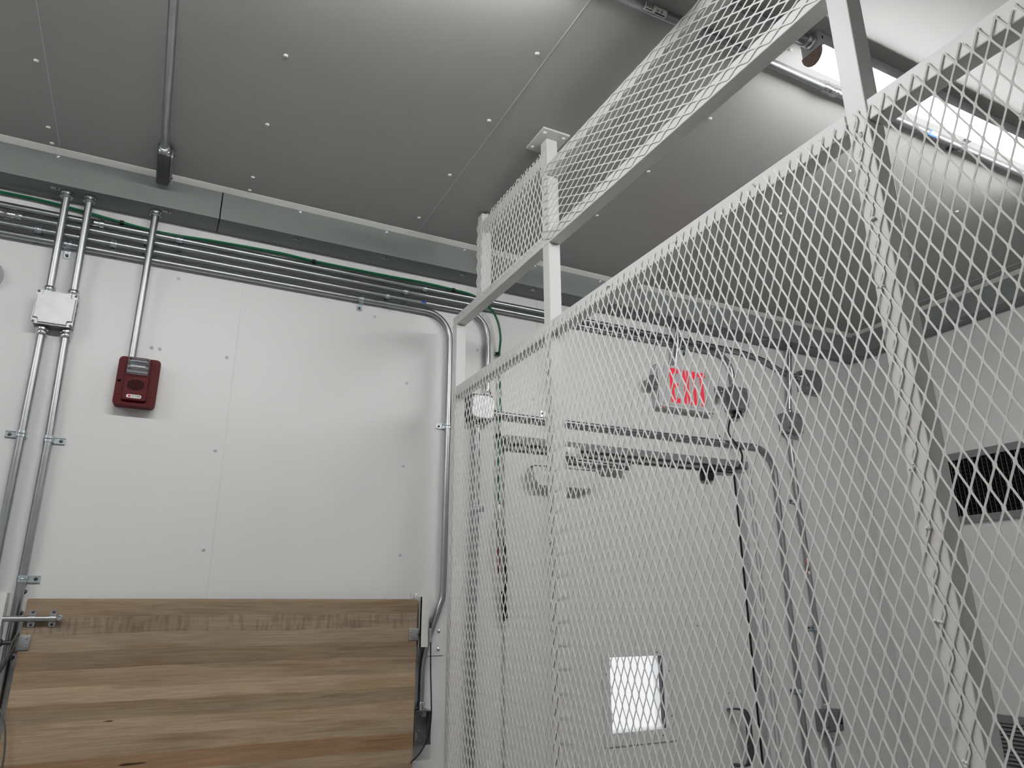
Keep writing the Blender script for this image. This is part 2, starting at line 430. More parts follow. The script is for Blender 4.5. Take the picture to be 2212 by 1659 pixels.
# one-hole strap: built at origin, conduit along Z, wall at +Y, tab towards +X
YA = -(.0255)     # distance of conduit axis from wall, strap-origin at the axis
def strap_proto():
    root = thing('conduit_strap', 'tmp', 'conduit strap', (0, 0, 0), 'one-hole conduit straps')
    m = MB(); r = R34 + .0013; dw = .0185
    a = [(r * math.cos(math.radians(t)), r * math.sin(math.radians(t)), 0) for t in range(180, 361, 15)]
    path = [(-r, dw - .004, 0)] + [(-r, .004, 0)] + a + [(r + .0005, .006, 0), (r + .002, dw - .0015, 0), (r + .006, dw - .0008, 0), (r + .030, dw - .0008, 0)]
    m.strip(path, .0185, .0016, (0, 0, 1))
    m.tube([(p[0] * 1.08, p[1] * 1.08, 0) for p in a], .0018, 8)
    m.box(r + .002, r + .030, dw - .005, dw, -.0098, -.0084); m.box(r + .002, r + .030, dw - .005, dw, .0084, .0098)
    m.build('band', M['zincblue'], root, loc=(0, 0, 0))
    MB().lathe([(.0052, 0), (.0052, .002), (.0035, .0045), (.001, .005)], (r + .019, dw - .0015, 0), (0, -1, 0), 12).build('screw', M['darksteel'], root, loc=(0, 0, 0))
    return root
STRAP = None
def strap(x, z, rotdeg, label, y=2.5305):
    """rotdeg: direction of the tab in the wall plane (0 = +x, 90 = up, -90 = down)"""
    global STRAP
    rot = (0, -math.radians(rotdeg), 0)
    if STRAP is None:
        STRAP = strap_proto(); STRAP.location = (x, y, z); STRAP.rotation_euler = rot; STRAP['label'] = label; return STRAP
    return dup(STRAP, (x, y, z), rot, label)

def conduit(name, label, path, con=(), couplings=(), r=R34, group='galvanised steel conduits'):
    p0 = path[0]
    t = thing(name, label, 'conduit', tuple(p0), group)
    MB().tube(path, r, 18).build('pipe', M['emt'], t)
    for p, d in con: connector(p, d, t)
    for p, d in couplings: coupling_mb(p, d).build('coupling', M['zinc'], t)
    return t

YC = 2.5305
# four level conduits below the trough; y is their axis
ZA, ZBB, ZCC, ZD = 2.795, 2.765, 2.7315, 2.699
conduit('conduit', 'topmost of the four level conduits, curving down to the farthest grey box',
        smooth_path([(-1.7, YC, ZA), (-.5, YC, ZA), (.8, YC, ZA), (2.05, YC, ZA), (2.45, YC, ZA), (2.60, YC, 2.792), (2.74, YC, 2.772), (2.85, YC, 2.735), (2.92, 2.528, 2.719), (2.985, 2.524, 2.716)], 6),
        con=[((2.962, 2.524, 2.716), (1, 0, 0))], couplings=[((-.295, YC, ZA), (1, 0, 0))])
conduit('conduit', 'second of the four level conduits, bending down into the box beside the exit sign',
        [(-1.7, YC, ZBB)] + arc_path((-1.7, YC, ZBB), (2.513, YC, ZBB), (2.513, YC, 2.58), .105) + [(2.513, YC, 2.583)],
        con=[((2.513, YC, 2.607), (0, 0, -1))], couplings=[((-.523, YC, ZBB), (1, 0, 0))])
conduit('conduit', 'third level conduit, bending down behind the cage post into the cast box',
        [(-1.7, YC, ZCC)] + arc_path((-1.7, YC, ZCC), (1.165, YC, ZCC), (1.165, YC, 2.36), .10) + [(1.165, YC, 2.366)],
        con=[((1.165, YC, 2.392), (0, 0, -1))])
pD = [(-1.7, YC, ZD)] + arc_path((-1.7, YC, ZD), (.996, YC, ZD), (.996, YC, 1.6), .105)
pD += smooth_path([(.996, YC, 2.3), (.994, YC, 1.96), (.992, YC, 1.63), (.982, YC, 1.567), (.957, YC, 1.497), (.934, YC, 1.43), (.921, YC, 1.36), (.919, YC, 1.30), (.919, YC, 1.222)], 5)
conduit('conduit', 'lowest of the four level conduits, turning down to the open box beside the bench', pD,
        con=[((.919, YC, 1.244), (0, 0, -1))])

# pair from trough to junction box and down, and the one to the alarm
jb = (-.397, -.300)
for x0, x1, which in ((-.380, -.379, 'left'), (-.315, -.313, 'right')):
    conduit('conduit', '%s conduit of the pair dropping from the trough into the square junction box' % which,
            [(x0, 2.481, 2.862), (x1, 2.516, 2.512)], con=[((x0, 2.4795, 2.866), (0, .03, -1)), ((x1, 2.5135, 2.536), (0, .1, -1))])
conduit('conduit', 'left conduit running down from the junction box past the left edge of the bench',
        [(-.379, YC, 2.400), (-.377, YC, 2.05), (-.372, YC, 1.0)], con=[((-.379, YC, 2.376), (0, 0, 1))])
conduit('conduit', 'right conduit running down from the junction box behind the barrel bolt',
        [(-.314, YC, 2.400), (-.306, YC, 2.05), (-.304, YC, 1.6), (-.306, YC, 1.0)], con=[((-.314, YC, 2.376), (0, 0, 1))])
conduit('conduit', 'single conduit dropping from the trough to the red fire alarm',
        [(-.117, 2.481, 2.862), (-.1195, 2.518, 2.36), (-.1195, 2.519, 2.334)], con=[((-.117, 2.4795, 2.866), (0, .05, -1))])
conduit('conduit', 'conduit running down from the cast box behind the cage corner to below the frame',
        [(1.121, YC, 2.262), (1.121, YC, 1.93), (1.113, YC, 1.5), (1.112, YC, .6)], con=[((1.121, YC, 2.238), (0, 0, 1))])
conduit('conduit', 'conduit running level over the door frame and bending down its right side',
        [(1.176, YC, 2.305)] + arc_path((1.176, YC, 2.305), (2.733, YC, 2.305), (2.727, YC, 1.5), .13) + [(2.725, YC, 1.6), (2.727, YC, .5)],
        con=[((1.205, YC, 2.305), (-1, 0, 0))])
conduit('conduit', 'short conduit dropping from the trough onto the exit sign',
        [(2.157, 2.497, 2.862), (2.150, 2.5005, 2.75), (2.141, 2.522, 2.64)], con=[((2.157, 2.4965, 2.866), (-.05, .04, -1))])
conduit('conduit', 'short conduit dropping from the trough into the grey box right of the door',
        [(2.902, 2.495, 2.862), (2.872, 2.524, 2.495)], con=[((2.903, 2.494, 2.866), (-.08, .08, -1)), ((2.875, 2.5225, 2.52), (-.05, .05, -1))])
conduit('conduit', 'conduit between the upper and lower grey boxes right of the door',
        [(2.862, YC, 2.392), (2.863, YC, 2.1), (2.876, YC, 1.86), (2.884, YC, 1.45), (2.884, YC, 1.10)], con=[((2.862, YC, 2.366), (0, 0, 1)), ((2.884, YC, 1.128), (0, 0, -1))])
conduit('conduit', 'conduit leaving the lower grey box downwards beside the door',
        [(2.880, YC, 1.02), (2.884, YC, .4)], con=[((2.880, YC, .99), (0, 0, 1))])

for x, z, d, lb in [(-.444, ZCC, -90, 'strap on the third level conduit, nearest the left end of the four'),
                    (-.228, ZCC, -90, 'strap on the third level conduit beside the alarm conduit'),
                    (.725, ZCC, -90, 'strap on the third level conduit, one of the four straps stepped in a line'),
                    (-.356, ZD, -90, 'strap on the lowest level conduit between the two dropping conduits'),
                    (.623, ZD, -90, 'strap on the lowest level conduit with its screw tab hanging below'),
                    (-.032, ZA, -90, 'strap on the topmost level conduit right of the alarm conduit'),
                    (.880, ZA, -90, 'strap on the topmost level conduit under the green cable'),
                    (-.132, ZBB, -90, 'strap on the second level conduit behind the alarm conduit'),
                    (.799, ZBB, -90, 'strap on the second level conduit, next to the topmost strap'),
                    (-.377, 2.058, 180, 'strap with tab to the left on the left wall conduit'),
                    (-.306, 2.049, 0, 'strap with tab to the right on the right wall conduit above the bench'),
                    (-.304, 1.638, 0, 'strap with tab to the right just above the barrel bolt'),
                    (.9965, 2.231, 180, 'strap with tab to the left on the conduit beside the cage corner'),
                    (1.121, 1.923, 0, 'strap on the conduit under the cast box, seen through the cage mesh'),
                    (2.276, ZA, 90, 'strap on the topmost conduit above the exit sign'),
                    (2.229, ZBB, -90, 'strap on the second conduit above the exit sign, tab down'),
                    (1.43, 2.305, 90, 'strap on the level door conduit beside the middle cage post'),
                    (2.405, 2.305, 90, 'strap on the level door conduit below the exit sign'),
                    (2.7265, 1.189, 180, 'strap with tab to the left on the door side conduit'),
                    (2.8665, 2.05, 180, 'upper strap on the conduit between the two grey boxes'),
                    (2.884, 1.455, 180, 'lower strap on the conduit between the two grey boxes')]:
    strap(x, z, d, lb)

# stickers
tag(MB().box(2.853, 2.873, 2.5182, 2.5188, 1.70, 1.775).build('maker_sticker', M['label'], None, smooth=False, loc=(2.863, 2.5185, 1.74)), 'small white and red sticker on the conduit between grey boxes', 'sticker')
s_ = bpy.data.objects['maker_sticker']
MB().box(2.853, 2.858, 2.5178, 2.5183, 1.70, 1.775).build('red_band', M['redink'], s_, smooth=False)
MB().box(2.861, 2.870, 2.5178, 2.5183, 1.715, 1.74).build('print', M['ink'], s_, smooth=False)
t = thing('maker_sticker', 'blue and white sticker on the third level conduit near the cage', 'sticker', (.90, 2.5185, 2.731))
MB().box(.868, .885, 2.5180, 2.5190, 2.727, 2.733).build('blue_band', M['blue'], t, smooth=False)
MB().box(.887, .925, 2.5182, 2.5190, 2.728, 2.732).build('backing', M['label'], t, smooth=False)

# ------------------------------------------------------------------ junction boxes
def cut_corner_outline(x0, x1, z0, z1, c):
    """square with concave notches at corners"""
    out = []
    n = 4
    for cx, cz, sx, sz, order in ((x1, z1, -1, -1, 0), (x0, z1, 1, -1, 1), (x0, z0, 1, 1, 2), (x1, z0, -1, 1, 3)):
        pts = []
        r = c * .62
        # notch: from edge, in, round, out
        k = [(0, c)] + [((c*.55) - 0 + 0, c)] 
        arc = [(c * .5 + (c * .5) * math.cos(math.radians(a)), c * .5 + (c * .5) * math.sin(math.radians(a))) for a in (90, 60, 30, 0)]
        seq = [(0, c)] + [(a, b) for a, b in arc] + [(c, 0)]
        seq = [(cx + sx * a, cz + sz * b) for a, b in seq]
        if order in (1, 3): seq = seq[::-1]
        out += seq
    return out

t = thing('junction_box', 'square galvanised junction box with domed cover between two pairs of conduits', 'junction box', (-.35, YW, 2.46))
MB().rbox(-.407, -.298, 2.500, YW, 2.404, 2.514, .009, 'y').build('box_body', M['boxgrey'], t)
cv = MB().rbox(-.408, -.297, 2.4965, 2.500, 2.403, 2.515, .010, 'y').build('cover_flange', M['cast'], t)
MB().prism(cut_corner_outline(-.4065, -.2985, 2.4045, 2.5135, .0145), 'y', 2.4965, 2.4895, .004).build('domed_cover', M['cast'], t)
for sx, sz in ((-.4025, 2.4085), (-.3025, 2.4085), (-.4025, 2.5095), (-.3025, 2.5095)):
    MB().lathe([(.0042, 0), (.004, .002), (.001, .003)], (sx, 2.4965, sz), (0, -1, 0), 10).build('cover_screw', M['darksteel'], t)
for z in (2.43, 2.46, 2.49):
    MB().lathe([(.006, 0), (.006, .0008)], (-.298, 2.525, z), (1, 0, 0), 12).build('knockout', M['darksteel'], t)

def grey_box(name, label, x0, x1, z0, z1, y0=2.497, shallow=.010, mat='boxgrey'):
    t = thing(name, label, 'junction box', ((x0 + x1) / 2, YW, (z0 + z1) / 2))
    MB().rbox(x0, x1, y0, YW, z0, z1, .008, 'y').build('box_body', M[mat], t)
    w = .004
    MB().prism(rrect(x0 - .001, x1 + .001, z0 - .001, z1 + .001, .009), 'y', y0, y0 - .0025).build('cover_flange', M[mat], t)
    MB().prism(cut_corner_outline(x0 + .004, x1 - .004, z0 + .004, z1 - .004, .019), 'y', y0 - .0025, y0 - shallow, .004).build('cover', M[mat], t)
    for z in (z0 + .03, z1 - .03):
        MB().lathe([(.010, 0), (.010, .0008), (.008, .001), (.008, .0007)], (x0, 2.524, z), (-1, 0, 0), 14).build('knockout', M['boxgrey'], t)
    for sx, sz in ((x0 + .008, z0 + .008), (x1 - .008, z1 - .008)):
        MB().lathe([(.004, 0), (.004, .002), (.001, .003)], (sx, y0 - .0025, sz), (0, -1, 0), 10).build('cover_screw', M['zinc'], t)
    return t
grey_box('junction_box', 'grey steel box right of the exit sign with a black cord gland below', 2.458, 2.566, 2.468, 2.585)
grey_box('junction_box', 'grey steel box nearest the room corner under the trough', 2.985, 3.11, 2.638, 2.75)
grey_box('junction_box', 'grey steel box midway on the conduit right of the door frame', 2.815, 2.925, 2.392, 2.497)
t = grey_box('switch_box', 'grey steel box with a black toggle low down right of the door', 2.822, 2.935, 1.015, 1.105)
MB().box(2.905, 2.918, 2.478, 2.492, 1.045, 1.078).build('toggle', M['black'], t, bevel=.002)

# big pale cast box behind the mesh
t = thing('cast_box', 'pale round-cornered cast box behind the cage mesh near the green cable', 'junction box', (1.125, YW, 2.31))
MB().rbox(1.072, 1.180, 2.497, YW, 2.262, 2.366, .012, 'y').build('box_body', M['darksteel'], t)
MB().prism(rrect(1.074, 1.178, 2.264, 2.364, .026, 7), 'y', 2.497, 2.480, .006).build('domed_cover', M['cast'], t)
MB().rbox(1.070, 1.182, 2.495, 2.499, 2.260, 2.368, .02, 'y').build('gasket', M['black'], t)

# open handy box by the bench with knockouts
t = thing('handy_box', 'narrow open steel box with knockouts at the lower right of the bench', 'electrical box', (.922, YW, 1.165))
x0, x1, z0, z1, y0 = .891, .950, 1.112, 1.218, 2.506
hb = MB().box(x0, x0 + .0016, y0, YW, z0, z1).box(x1 - .0016, x1, y0, YW, z0, z1).box(x0, x1, y0, YW, z0, z0 + .0016).box(x0, x1, y0, YW, z1 - .0016, z1).box(x0, x1, YW - .003, YW, z0, z1)
hb.build('box_body', M['boxgrey'], t, smooth=False)
for z in (1.197, 1.162):
    MB().lathe([(.0105, 0), (.0105, .001)], (.910, YW - .003, z), (0, -1, 0), 16).build('knockout', M['boxgrey'], t)
MB().lathe([(.0115, 0), (.0115, .001), (.0095, .0013), (.0045, .0012)], (.908, YW - .003, 1.134), (0, -1, 0), 16).build('knockout', M['stainless'], t)
for x, z in ((.925, 1.207), (.923, 1.152), (.930, 1.120)):
    MB().lathe([(.003, 0), (.0028, .002), (.001, .003)], (x, YW - .003, z), (0, -1, 0), 10).build('screw', M['zinc'], t)
MB().box(.915, .931, y0, y0 + .0014, 1.200, 1.217).build('ear', M['boxgrey'], t, smooth=False)

# ------------------------------------------------------------------ red fire alarm horn strobe
t = thing('fire_alarm', 'dark red fire alarm horn with clear strobe lens on the wall', 'fire alarm', (-.092, YW, 2.26))
ax0, ax1, az0, az1 = -.1535, -.0335, 2.172, 2.335
MB().rbox(ax0 + .001, ax1 + .002, 2.507, YW, az0 + .004, az1 + .001, .013, 'y', 6).build('back_box', M['redlight'], t)
MB().prism(rrect(ax0, ax1, az0, az1, .013, 6), 'y', 2.507, 2.4985, .0015).build('base_plate', M['red'], t)
b_ = MB().prism(rrect(-.130, -.059, 2.186, 2.330, .004, 3), 'y', 2.4985, 2.4855, .003).build('centre_housing', M['red'], t)
# raised side panels
for a, b2, zz0, zz1 in ((-.149, -.136, 2.206, 2.285), (-.052, -.038, 2.206, 2.285)):
    MB().prism(rrect(a, b2, zz0, zz1, .001, 2), 'y', 2.4985, 2.4972, .0005).build('side_panel', M['red'], t)
MB().box(-.1475, -.1385, 2.4962, 2.4975, 2.247, 2.254).build('slot', M['dark'], t, smooth=False)
# strobe: reflector with ridges behind clear lens
rf = MB()
for k, (za, zb_, ya, yb) in enumerate([(2.325, 2.318, 2.478, 2.484), (2.318, 2.306, 2.484, 2.476), (2.306, 2.300, 2.476, 2.482), (2.300, 2.290, 2.482, 2.474), (2.290, 2.284, 2.474, 2.483), (2.284, 2.277, 2.483, 2.479)]):
    rf.add([(-.1255, ya, za), (-.0665, ya, za), (-.0665, yb, zb_), (-.1255, yb, zb_)], [(0, 1, 2, 3)])
rf.box(-.127, -.065, 2.484, 2.487, 2.274, 2.327)
lens = MB().prism([(p[0], p[1]) for p in rrect(-.128, -.064, 2.270, 2.328, .006, 4)], 'y', 2.487, 2.468, .003).build('strobe_lens', M['pane'], t)
rf.build('reflector', simple('mirror_reflector', (.8, .8, .82), .12, 1.), t, smooth=False)
MB().tube([(-.118, 2.4745, 2.297), (-.074, 2.4745, 2.297)], .0035, 10).build('flash_tube', M['label'], t)
# grille slits in a circle
gm = MB()
for k in range(-5, 6):
    x = -.0945 + k * .0044; h = math.sqrt(max(0, 1 - (k / 5.8) ** 2)) * .0185
    gm.rbox(x - .0009, x + .0009, 2.4838, 2.4862, 2.2385 - h, 2.2385 + h, .0008, 'y', 2)
gm.build('sound_grille', M['dark'], t)
MB().rbox(-.1165, -.0735, 2.4840, 2.4862, 2.1945, 2.2055, .005, 'y', 5).build('badge', M['label'], t)
MB().lathe([(.0038, 0), (.0038, .0004)], (-.1075, 2.4839, 2.200), (0, -1, 0), 16).build('badge_emblem', M['redink'], t)
def text_mesh(body, size, loc, rot, mat, parent, name='lettering', ext=.0003):
    cu = bpy.data.curves.new('txt', 'FONT'); cu.body = body; cu.size = size; cu.extrude = ext; cu.align_x = 'CENTER'; cu.align_y = 'CENTER'; cu.offset = size * .02
    tmp = bpy.data.objects.new('txt', cu); COL.objects.link(tmp); bpy.context.view_layer.update()
    me = bpy.data.meshes.new_from_object(tmp.evaluated_get(bpy.context.evaluated_depsgraph_get()))
    bpy.data.objects.remove(tmp); me.materials.clear(); me.materials.append(mat); me.name = name
    o = bpy.data.objects.new(name, me); COL.objects.link(o); o.parent = parent
    o.location = Vector(loc) - world_loc(parent); o.rotation_euler = rot; return o
text_mesh('POTTER', .0068, (-.089, 2.4837, 2.2000), (PI / 2, 0, 0), M['ink'], t)

# ------------------------------------------------------------------ green cable with clips, and its lug ends
YG = 2.534
gp = [(-1.7, YG, 2.836), (-.9, YG, 2.840), (-.568, YG, 2.841), (-.448, YG, 2.840), (-.32, YG, 2.830), (-.217, YG, 2.8195), (-.087, YG, 2.811), (.076, YG, 2.819), (.299, YG, 2.825), (.434, YG, 2.8205), (.685, YG, 2.820),
      (.885, YG, 2.823), (1.007, YG, 2.8185), (1.081, YG, 2.814), (1.125, 2.528, 2.797), (1.169, 2.515, 2.760), (1.199, 2.507, 2.705), (1.216, 2.512, 2.636), (1.219, 2.530, 2.569), (1.222, 2.534, 2.481),
      (1.227, YG, 2.315), (1.220, YG, 2.22), (1.217, YG, 2.083), (1.220, YG, 1.935)]
t = thing('green_cable', 'green insulated earth cable running along the wall top and down behind the cage', 'cable', gp[0])
MB().tube(smooth_path(gp, 6), .0048, 10).build('insulation', M['green'], t)
MB().lathe([(.005, 0), (.006, .002), (.006, .05), (.004, .055)], (1.220, YG, 1.94), (0, 0, -1), 12).build('crimp_sleeve', M['cast'], t)
CL = None
for x, z, rot, lb in ((-.217, 2.8195, 0, 'black cable clip on the green cable beside the alarm conduit'), (.434, 2.8205, 0, 'black cable clip at the middle of the green cable run'),
                      (1.008, 2.8185, 0, 'black cable clip on the green cable just before it turns down'), (1.219, 2.569, 1, 'black cable clip on the green cable above the cage rail'), (1.220, 2.22, 1, 'black cable clip on the green cable behind the cage mesh')):
    if CL is None:
        CL = thing('cable_clip', lb, 'cable clip', (x, YG, z), 'black clips holding the green cable')
        m_ = MB(); m_.strip([(.0, .014, -.013)] + [(0, .0063 * -math.sin(math.radians(a)), .0063 * -math.cos(math.radians(a))) for a in range(0, 181, 20)] + [(0, .014, .0063)], .012, .0016, (1, 0, 0))
        m_.build('loop', M['black'], CL, loc=(0, 0, 0))
        MB().lathe([(.0045, 0), (.0042, .002), (.001, .0035)], (0, .011, -.0115), (0, -1, 0), 12).build('screw', M['zinc'], CL, loc=(0, 0, 0))
    else:
        dup(CL, (x, YG, z), (0, rot * PI / 2, 0), lb)

# two hanging leads with brass/steel tops
t = thing('hanging_lead', 'dark cable lead with braided steel top hanging under the green cable', 'lead', (1.212, 2.525, 1.93))
MB().tube(smooth_path([(1.219, 2.530, 1.885), (1.210, 2.525, 1.87), (1.207, 2.522, 1.83), (1.212, 2.522, 1.80)], 4), [.0055] * 13, 10).build('steel_braid', M['rope'], t)
MB().lathe([(.005, 0), (.007, .004), (.007, .02), (.005, .024)], (1.210, 2.523, 1.80), (0, 0, -1), 12).build('ferrule', M['cast'], t)
MB().tube(smooth_path([(1.210, 2.523, 1.778), (1.211, 2.523, 1.74), (1.214, 2.523, 1.70), (1.217, 2.523, 1.675)], 4), .0058, 10).build('heat_shrink', M['copper'], t)
MB().tube(smooth_path([(1.217, 2.523, 1.682), (1.221, 2.523, 1.665), (1.228, 2.524, 1.61)], 4), .0052, 10).build('white_sleeve', M['whiteplastic'], t)
MB().tube(smooth_path([(1.228, 2.524, 1.612), (1.232, 2.524, 1.57), (1.238, 2.524, 1.52), (1.240, 2.524, 1.505)], 4), [.0055]*12 + [.003], 10).build('black_end', M['black'], t)
t = thing('hanging_lead', 'black cable lead hanging just right of the braided one behind the mesh', 'lead', (1.238, 2.525, 1.84))
MB().box(1.2325, 1.2355, 2.520, 2.528, 1.815, 1.852).box(1.2410, 1.2440, 2.520, 2.528, 1.815, 1.852).box(1.2325, 1.2440, 2.520, 2.528, 1.812, 1.818).build('fork_terminal', M['cast'], t, smooth=False)
MB().lathe([(.006, 0), (.006, .02), (.004, .024)], (1.2385, 2.524, 1.812), (0, 0, -1), 12).build('crimp', M['zinc'], t)
MB().tube(smooth_path([(1.2385, 2.524, 1.79), (1.242, 2.524, 1.72), (1.2445, 2.524, 1.68), (1.242, 2.524, 1.62), (1.243, 2.525, 1.56), (1.246, 2.525, 1.515)], 5), .0058, 10).build('cable', M['black'], t)

# ------------------------------------------------------------------ door in the back wall
DX0, DX1 = 1.245, 2.455
dr = MB(); y0, y1 = 2.532, 2.549
dr.box(DX0, wx0, y0, y1, .02, 2.18); dr.box(wx1, DX1, y0, y1, .02, 2.18); dr.box(wx0, wx1, y0, y1, .02, wz0); dr.box(wx0, wx1, y0, y1, wz1, 2.18)
door = struct('door_1', dr, M['door'], smooth=False)
# window: frame ring, pane
fr_ = MB(); a0, a1, b0, b1 = wx0 - .034, wx1 + .042, wz0 - .046, wz1 + .028
yy0, yy1 = 2.5265, 2.532
fr_.box(a0, wx0, yy0, yy1, b0, b1); fr_.box(wx1, a1, yy0, yy1, b0, b1); fr_.box(wx0, wx1, yy0, yy1, b0, wz0); fr_.box(wx0, wx1, yy0, yy1, wz1, b1)
wf = fr_.build('window_frame', M['door'], door, smooth=False)
for x, z in ((wx0 + .05, wz1 + .014), (wx1 - .035, wz1 + .014), (wx1 + .02, wz1 - .06), (wx1 + .02, wz0 + .045), (wx1 - .03, wz0 - .022), (wx0 + .045, wz0 - .022), (wx0 - .018, wz0 + .045), (wx0 - .018, wz1 - .06)):
    screw_mb((x, yy0, z), (0, -1, 0), .0035, .002).build('screw', M['boxgrey'], wf)
MB().box(wx0 - .004, wx1 + .004, 2.566, 2.572, wz0 - .004, wz1 + .004).build('window_pane', M['pane'], door, smooth=False)
MB().box(wx1 - .004, wx1 - .0005, 2.545, 2.566, wz0, wz1).build('gasket', M['black'], door, smooth=False)
# pull handle
hp = smooth_path([(2.302, 2.528, 1.140), (2.312, 2.492, 1.143), (2.335, 2.480, 1.135), (2.348, 2.476, 1.10), (2.350, 2.476, 1.03), (2.348, 2.476, .97), (2.335, 2.480, .935), (2.312, 2.492, .927), (2.302, 2.528, .930)], 5)
MB().strip(hp, .030, .006, (1, 0, 0)).build('pull_handle', M['darksteel'], door)
# black seal line at the latch edge
MB().box(2.4555, 2.4655, 2.530, 2.549, .02, 2.18).build('edge_seal', M['black'], door, smooth=False)
# frame
M['header'] = simple('header_shade_grey', (.23, .235, .235), .5)  # shade of the projecting header's underside is painted in as darker grey
hd_ = MB(); hd_.box(1.238, 2.535, 2.508, 2.5495, 2.186, 2.217); hd_.box(1.238, 2.52, 2.5255, 2.5495, 2.158, 2.186)
struct('trim_5', hd_, M['header'], smooth=False)
f1 = MB()
f1.box(2.466, 2.492, 2.520, 2.5495, 0, 2.157); f1.box(2.492, 2.520, 2.508, 2.5495, 0, 2.157); f1.box(2.520, 2.558, 2.525, 2.5495, 0, 2.185); f1.box(2.558, 2.60, 2.537, 2.5495, 0, 2.215)
dframe = struct('trim_4', f1, M['door'], smooth=False)
M['stop'] = simple('door_stop_grey', (.40, .41, .415), .5)
MB().box(2.4662, 2.4918, 2.5192, 2.520, 0, 2.157).box(2.5215, 2.545, 2.5242, 2.525, 0, 2.185).box(2.562, 2.578, 2.5362, 2.537, 0, 2.185).build('stop_strip', M['stop'], dframe, smooth=False)
for z in (2.1, 1.95, 1.74, 1.50, 1.25, 1.02):
    screw_mb((2.479, 2.520, z), (0, -1, 0), .004, .002).build('screw', M['boxgrey'], dframe)
MB().box(1.238, 2.46, 2.5235, 2.5255, 2.158, 2.164).build('header_seal', M['black'], dframe, smooth=False)
for x, z in ((2.165, 1.475), (1.99, .98), (2.31, 1.2)):
    screw_mb((x, 2.532, z), (0, -1, 0), .003, .0015).build('screw', M['boxgrey'], door)
# black lead-out wire down the latch edge
# door closer
t = thing('door_closer', 'aluminium door closer with folded arm at the top of the door', 'door closer', (1.5, 2.532, 2.06))
MB().prism([(1.345, 2.045), (1.372, 2.017), (1.60, 2.017), (1.655, 2.045), (1.655, 2.085), (1.648, 2.094), (1.352, 2.094), (1.345, 2.085)], 'y', 2.532, 2.475, .0).build('closer_cover', M['alu'], t, bevel=.003, ang=15)
MB().box(1.352, 1.648, 2.480, 2.526, 2.094, 2.099).build('top_plate', M['darksteel'], t, smooth=False)
MB().tube([(1.50, 2.50, 2.094), (1.50, 2.50, 2.125)], .011, 14).build('spindle', M['zinc'], t)
MB().box(1.388, 1.400, 2.474, 2.478, 2.062, 2.092).build('white_label', M['label'], t, smooth=False)
MB().strip([(1.49, 2.497, 2.122), (1.62, 2.488, 2.122), (1.812, 2.484, 2.122)], .024, .007, (0, 1, 0)).build('arm', M['darksteel'], t)
MB().strip([(1.812, 2.484, 2.132), (1.70, 2.495, 2.140), (1.56, 2.505, 2.146)], .022, .007, (0, 1, 0)).build('arm', M['boxgrey'], t)
MB().box(1.50, 1.585, 2.498, 2.508, 2.152, 2.192).build('arm_bracket', M['alu'], t, bevel=.002)
for x, z in ((1.515, 2.166), (1.572, 2.168)): screw_mb((x, 2.498, z), (0, -1, 0), .0045, .003).build('screw', M['zinc'], t)
MB().tube([(1.812, 2.484, 2.115), (1.812, 2.484, 2.14)], .012, 12).build('pivot', M['darksteel'], t)

# black magnetic door contact
t = thing('door_contact', 'small black contact switch at the top latch corner of the door', 'switch', (2.285, 2.532, 2.14))
MB().box(2.247, 2.325, 2.498, 2.5255, 2.148, 2.178).build('body', M['black'], t, bevel=.003)
MB().box(2.250, 2.315, 2.502, 2.532, 2.110, 2.145).build('magnet', M['black'], t, bevel=.003)
for x in (2.258, 2.307):
    MB().lathe([(.003, 0), (.003, .001)], (x, 2.502, 2.117), (0, -1, 0), 8).build('screw', M['zinc'], t)

# black cord with gland from box to door contact
t = thing('black_cord', 'black cord looping from the gland under the grey box to the door contact', 'cord', (2.49, 2.50, 2.45))
MB().lathe([(.018, 0), (.021, .006), (.021, .018), (.016, .026), (.012, .032)], (2.515, 2.523, 2.468), (-.1, -.1, -1), 14).build('gland', M['black'], t)
MB().tube(smooth_path([(2.510, 2.518, 2.440), (2.478, 2.510, 2.436), (2.452, 2.512, 2.415), (2.446, 2.525, 2.354), (2.453, 2.500, 2.305), (2.487, 2.498, 2.262), (2.490, 2.498, 2.225), (2.465, 2.497, 2.185), (2.42, 2.497, 2.168), (2.35, 2.500, 2.163), (2.32, 2.503, 2.163)], 6), .0045, 8).build('cord', M['black'], t)

# ------------------------------------------------------------------ exit sign
t = thing('exit_sign', 'white emergency exit sign with red letters and two lamp heads', 'exit sign', (2.19, YW, 2.54))
ex0, ex1, ez0, ez1 = 2.018, 2.358, 2.432, 2.642
yF = 2.500
MB().prism(rrect(ex0, ex1, ez0, ez1, .008), 'y', YW, yF, .003).build('housing', M['whiteplastic'], t)
MB().prism(rrect(ex0 + .012, ex1 - .012, ez0 + .012, ez1 - .012, .006), 'y', yF, yF - .0025, .001).build('face_plate', M['greyplastic'], t)
lz0, lz1 = 2.4575, 2.6255; lx0, lx1 = 2.087, 2.302; st = .021
def poly(pts): return MB().prism(pts, 'y', yF - .002, yF - .0034).build('letter', M['exitred'], t, smooth=False)
H = lz1 - lz0; Wd = lx1 - lx0
def X_(u): return lx0 + u * Wd
def Z_(v): return lz0 + v * H
s = .105; h = .135
poly([(X_(0), Z_(0)), (X_(.25), Z_(0)), (X_(.25), Z_(h)), (X_(s), Z_(h)), (X_(s), Z_(.44)), (X_(.225), Z_(.44)), (X_(.225), Z_(.575)), (X_(s), Z_(.575)), (X_(s), Z_(1-h)), (X_(.25), Z_(1-h)), (X_(.25), Z_(1)), (X_(0), Z_(1))])
